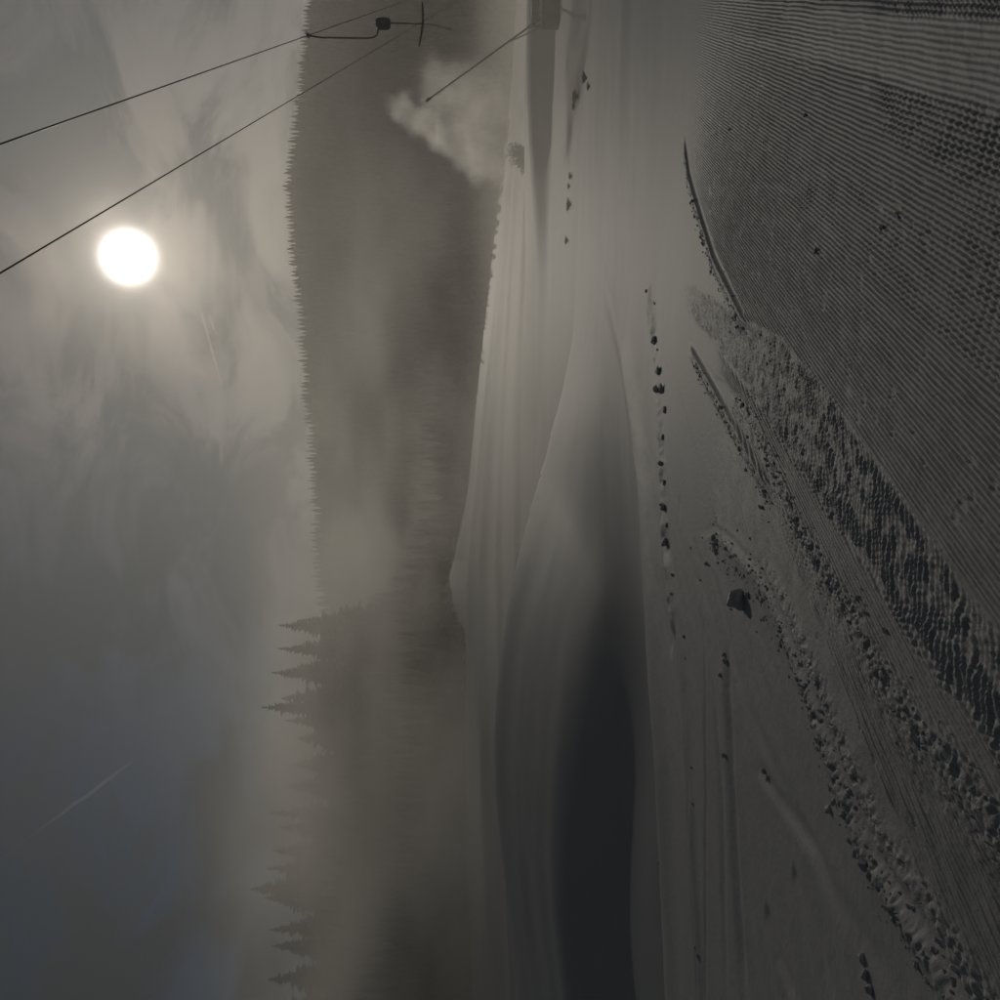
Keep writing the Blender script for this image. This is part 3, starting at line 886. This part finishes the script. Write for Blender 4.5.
for i, (ix, iy, k) in enumerate(SPOTS2):
    x, y = img_ground(ix + 2, iy); z = zat(x, y)
    o = link('snow_chunk', CH[(i * 3) % 5]); k *= .62 if iy > 300 else .42
    o.scale = (k * 1.1, k, k * 1.1); o.location = (x, y, z + .026 * k)
    o.rotation_euler = (random.uniform(-.4, .4), random.uniform(-.4, .4), random.uniform(0, 6.28))
    if iy > 300:
        tag(o, 'small loose snow lump scattered on the soft smooth snow', 'snow lump', 'snow lumps strewn on the soft snow')
    else:
        tag(o, 'small loose snow lump lying on the corduroy ribs', 'snow lump', 'snow lumps on the corduroy')


def crumbs(name, label, pts, seed, base):
    """thousands of loose grains too small to count"""
    rd = np.random.default_rng(seed); V_, F_ = [], []
    shapes = []
    for k in range(6):
        b = bmesh.new()
        for _ in range(11):
            v = Vector(rd.normal(0, 1, 3)).normalized() * rd.uniform(.75, 1.1); b.verts.new(v)
        r_ = bmesh.ops.convex_hull(b, input=b.verts[:])
        bmesh.ops.delete(b, geom=list({g_ for g_ in r_['geom_interior'] + r_['geom_unused'] if isinstance(g_, bmesh.types.BMVert) and g_.is_valid}), context='VERTS')
        b.verts.index_update(); bmesh.ops.recalc_face_normals(b, faces=b.faces[:])
        shapes.append((np.array([v.co[:] for v in b.verts]), np.array([[v.index for v in f.verts] for f in b.faces]))); b.free()
    off = 0
    pz = terrain(pts[:, 0], pts[:, 1])
    for i in range(len(pts)):
        sz = base * rd.lognormal(0, .5)
        v0, of = shapes[i % 6]
        q = v0 * rd.uniform(.6, 1.15, 3) * sz
        a = rd.uniform(0, 6.28); c, s_ = math.cos(a), math.sin(a)
        q = np.stack([q[:, 0] * c - q[:, 1] * s_ + .3 * q[:, 2], q[:, 0] * s_ + q[:, 1] * c, q[:, 2] * .85], -1)
        V_.append(q + np.array([pts[i, 0], pts[i, 1], pz[i] + sz * .35])); F_.append(of + off); off += len(v0)
    m = bpy.data.meshes.new(name); m.from_pydata(np.concatenate(V_).tolist(), [], np.concatenate(F_).tolist())
    o = link(name, m, mat=SNOW); tag(o, label, kind='stuff')


def st_xy(s, t):
    return np.stack([s * DS[0] + t * DT[0], s * DS[1] + t * DT[1]], -1)


def row(n, s0, s1, ss, tt, wd):
    s = rng.uniform(s0, s1, n); return st_xy(s, np.interp(s, ss, tt) + rng.normal(0, wd, n))


w1 = row(600, 2.2, 7.6, [2.4, 3.1, 4.0, 5.2, 6.7, 9.0], [-2.5, -2.70, -2.80, -2.93, -2.90, -3.35], .065)
w2 = row(450, 2.0, 6.2, [2.3, 3.1, 4.2, 5.5, 6.5, 7.75], [-3.32, -3.60, -3.66, -3.72, -3.98, -4.50], .10)
w3 = row(380, 7.4, 12, [6, 7.7, 9.4, 11.9], [-2.4, -2.48, -2.45, -2.05], .06)
w4 = row(300, 5.8, 10, [5, 6.1, 7.6, 10.1], [-3.05, -3.2, -3.36, -3.6], .06)
w5 = row(160, 5.5, 7.9, [5.5, 6.5, 7.75], [-3.8, -4.05, -4.55], .16)
crumbs('snow_crumbs', 'loose crumbs of snow spilled along the groomer tracks', np.concatenate([w1, w2, w3, w4, w5]), 5, .0085)

w6 = row(110, 1.9, 4.8, [2.3, 3.1, 4.2, 5.5], [-3.32, -3.60, -3.66, -3.72], .055)
crumbs('snow_rubble', 'rubble of snow clods heaped along the outer windrow', w6, 9, .011)

# ------------------------------------------------------------------ air: haze, drifting mist, the lance's plume, contrails
def volume_mat(name, col, density, aniso):
    m = bpy.data.materials.new(name); m.use_nodes = True
    t = m.node_tree; t.nodes.remove(t.nodes['Principled BSDF'])
    pv = t.nodes.new('ShaderNodeVolumePrincipled')
    pv.inputs['Color'].default_value = (*col, 1); pv.inputs['Density'].default_value = density; pv.inputs['Anisotropy'].default_value = aniso
    t.links.new(pv.outputs['Volume'], t.nodes['Material Output'].inputs['Volume'])
    return m, t, pv


def box_obj(name, lo, hi, mat):
    bm = bmesh.new()
    c = [(a + b) / 2 for a, b in zip(lo, hi)]; s = [b - a for a, b in zip(lo, hi)]
    add_box(bm, 0, 0, 0, *s)
    o = link(name, bm_mesh(name, bm), mat=mat); o.location = c
    return o


HZ, _, _ = volume_mat('haze', (1, .97, .92), .00019, .72)
hz_o = box_obj('haze', (-2700, -2700, float(gz.min()) - 1.5), (2700, 2700, 235), HZ)
tag(hz_o, 'thin pale winter haze over the whole slope and valley', kind='stuff')

# banks of snow dust drifting along the foot of the wood
MI, t, pv = volume_mat('mist', (1, .975, .93), 1, .5)
g = t.nodes.new('ShaderNodeNewGeometry'); mpn = t.nodes.new('ShaderNodeMapping'); mpn.inputs['Scale'].default_value = (1 / 95, 1 / 120, 1 / 42)
mpn.inputs['Rotation'].default_value = (0, .35, 0)
t.links.new(g.outputs['Position'], mpn.inputs['Vector'])
nz = t.nodes.new('ShaderNodeTexNoise'); nz.inputs['Scale'].default_value = 1.6; nz.inputs['Detail'].default_value = 3.5; nz.inputs['Roughness'].default_value = .55
t.links.new(mpn.outputs['Vector'], nz.inputs['Vector'])
a = N(t.nodes, 'ShaderNodeMapRange', interpolation_type='SMOOTHSTEP'); a.inputs['From Min'].default_value = .42; a.inputs['From Max'].default_value = .68; a.inputs['To Min'].default_value = .10
t.links.new(nz.outputs['Fac'], a.inputs['Value'])
sx = t.nodes.new('ShaderNodeSeparateXYZ'); t.links.new(g.outputs['Position'], sx.inputs[0])
hf = N(t.nodes, 'ShaderNodeMapRange', interpolation_type='SMOOTHSTEP'); hf.inputs['From Min'].default_value = 54; hf.inputs['From Max'].default_value = -6
t.links.new(math_node(t, 'SUBTRACT', sx.outputs['Z'], math_node(t, 'MULTIPLY', math_node(t, 'SUBTRACT', sx.outputs['Y'], 120.0), .20)), hf.inputs['Value'])
xf = N(t.nodes, 'ShaderNodeMapRange', interpolation_type='SMOOTHSTEP'); xf.inputs['From Min'].default_value = 95; xf.inputs['From Max'].default_value = -190
t.links.new(sx.outputs['X'], xf.inputs['Value'])
dn = math_node(t, 'MULTIPLY', math_node(t, 'MULTIPLY', a.outputs[0], hf.outputs[0]), math_node(t, 'MULTIPLY_ADD', xf.outputs[0], .036, .0012))
t.links.new(dn, pv.inputs['Density'])
mi_o = box_obj('drifting_mist', (-330, 120, -12), (330, 392, 130), MI)
tag(mi_o, 'banks of pale snow mist drifting in front of the wood', kind='stuff')

# snow dust hanging low over the ground beyond the groomed strip
GM, t, pv = volume_mat('ground_mist', (1, .97, .92), 1, .72)
g = t.nodes.new('ShaderNodeNewGeometry'); sx = t.nodes.new('ShaderNodeSeparateXYZ'); t.links.new(g.outputs['Position'], sx.inputs[0])
def ramp(sock, lo, hi):
    r_ = N(t.nodes, 'ShaderNodeMapRange', interpolation_type='SMOOTHSTEP')
    r_.inputs['From Min'].default_value = lo; r_.inputs['From Max'].default_value = hi
    t.links.new(sock, r_.inputs['Value']); return r_.outputs[0]
mpn = t.nodes.new('ShaderNodeMapping'); mpn.inputs['Scale'].default_value = (1 / 14, 1 / 20, 1 / 7); t.links.new(g.outputs['Position'], mpn.inputs['Vector'])
nz = t.nodes.new('ShaderNodeTexNoise'); nz.inputs['Scale'].default_value = 1.0; nz.inputs['Detail'].default_value = 2
t.links.new(mpn.outputs['Vector'], nz.inputs['Vector'])
dn = math_node(t, 'MULTIPLY', math_node(t, 'MULTIPLY', ramp(sx.outputs['Z'], 4.5, -3.5), ramp(sx.outputs['Y'], 11, 34)),
               math_node(t, 'MULTIPLY', math_node(t, 'MULTIPLY_ADD', nz.outputs['Fac'], 1.0, .5), .0105))
dn = math_node(t, 'MULTIPLY', dn, math_node(t, 'MULTIPLY_ADD', ramp(sx.outputs['X'], -22, 12), .8, .2))
t.links.new(dn, pv.inputs['Density'])
gm_o = box_obj('ground_mist', (-90, 10, float(gz.min()) - 1), (130, 118, 5), GM)
tag(gm_o, 'thin veil of snow dust hanging low over the snow field', kind='stuff')

# plume of the lance
PL, t, pv = volume_mat('plume', (1, .98, .95), 1, .72)
g = t.nodes.new('ShaderNodeNewGeometry')
blobs = [(900, 424, .35, 1.6), (903, 408, .9, 1.5), (893, 402, 1.3, 1.2), (880, 424, 1.5, 1.4), (867, 446, 1.6, 1.5), (853, 468, 1.8, 1.5), (840, 486, 1.9, 1.1), (915, 440, 2.6, .32), (905, 470, 3.0, .28), (880, 480, 2.6, .4)]
nz = t.nodes.new('ShaderNodeTexNoise'); nz.inputs['Scale'].default_value = .42; nz.inputs['Detail'].default_value = 5; nz.inputs['Roughness'].default_value = .6
t.links.new(g.outputs['Position'], nz.inputs['Vector'])
nz3 = t.nodes.new('ShaderNodeTexNoise'); nz3.inputs['Scale'].default_value = .5; nz3.inputs['Detail'].default_value = 3
t.links.new(g.outputs['Position'], nz3.inputs['Vector'])
wv = t.nodes.new('ShaderNodeVectorMath'); wv.operation = 'MULTIPLY_ADD'; wv.inputs[1].default_value = (2.2,) * 3; wv.inputs[2].default_value = (-1.1,) * 3
t.links.new(nz3.outputs['Color'], wv.inputs[0])
wp = t.nodes.new('ShaderNodeVectorMath'); wp.operation = 'ADD'
t.links.new(g.outputs['Position'], wp.inputs[0]); t.links.new(wv.outputs[0], wp.inputs[1])
tot = None
for (U, V, r_, am) in blobs:
    dd = t.nodes.new('ShaderNodeVectorMath'); dd.operation = 'DISTANCE'
    t.links.new((g.outputs['Position'] if r_ < .5 else wp.outputs[0]), dd.inputs[0]); dd.inputs[1].default_value = at(U, V, 62.3)
    mrn = N(t.nodes, 'ShaderNodeMapRange', interpolation_type='SMOOTHSTEP')
    mrn.inputs['From Min'].default_value = r_; mrn.inputs['From Max'].default_value = r_ * .1; mrn.inputs['To Max'].default_value = am
    t.links.new(dd.outputs['Value'], mrn.inputs['Value'])
    tot = mrn.outputs[0] if tot is None else math_node(t, 'ADD', tot, mrn.outputs[0])
sh = N(t.nodes, 'ShaderNodeMapRange'); sh.inputs['From Min'].default_value = .36; sh.inputs['From Max'].default_value = .66
t.links.new(nz.outputs['Fac'], sh.inputs['Value'])
dn = math_node(t, 'MULTIPLY', math_node(t, 'MULTIPLY', tot, sh.outputs[0]), .95)
t.links.new(dn, pv.inputs['Density'])
c0 = at(812, 512, 62.3); c1 = at(952, 370, 62.3)
pl_o = box_obj('snow_plume', (c0.x, 58.5, c0.z), (c1.x, 66, c1.z), PL)
tag(pl_o, 'billowing white plume of artificial snow blown from the lance tip', 'snow plume', kind='stuff')

# contrails
CT, t, pv = volume_mat('contrail', (1, 1, 1), .00055, .5)
CT2, t, pv = volume_mat('contrail_fresh', (1, 1, 1), .0016, .6)
def contrail(p, q, Y0, Y1, r, label, mat=None):
    bm = bmesh.new()
    a_, b_ = at(*p, Y0), at(*q, Y1)
    pts = [a_.lerp(b_, k / 12) + Vector((random.uniform(-1, 1), 0, random.uniform(-1, 1))) * r * .25 for k in range(13)]
    add_tube(bm, pts, [r * (.25 + .75 * math.sin(math.pi * min(1, (k + .6) / 10))) for k in range(13)], 10)
    o = link('contrail', bm_mesh('contrail', bm, True), mat=mat or CT)
    tag(o, label, 'contrail')
contrail((695, 200), (585, 231), 30000, 27000, 45, 'short faint contrail below the sun', CT2)
contrail((686, 209), (655, 221), 30500, 29000, 32, 'tiny faint contrail streak beside the longer one below the sun', CT2)
contrail((240, 135), (130, -15), 26000, 17000, 55, 'long pale contrail slanting across the dark blue sky')
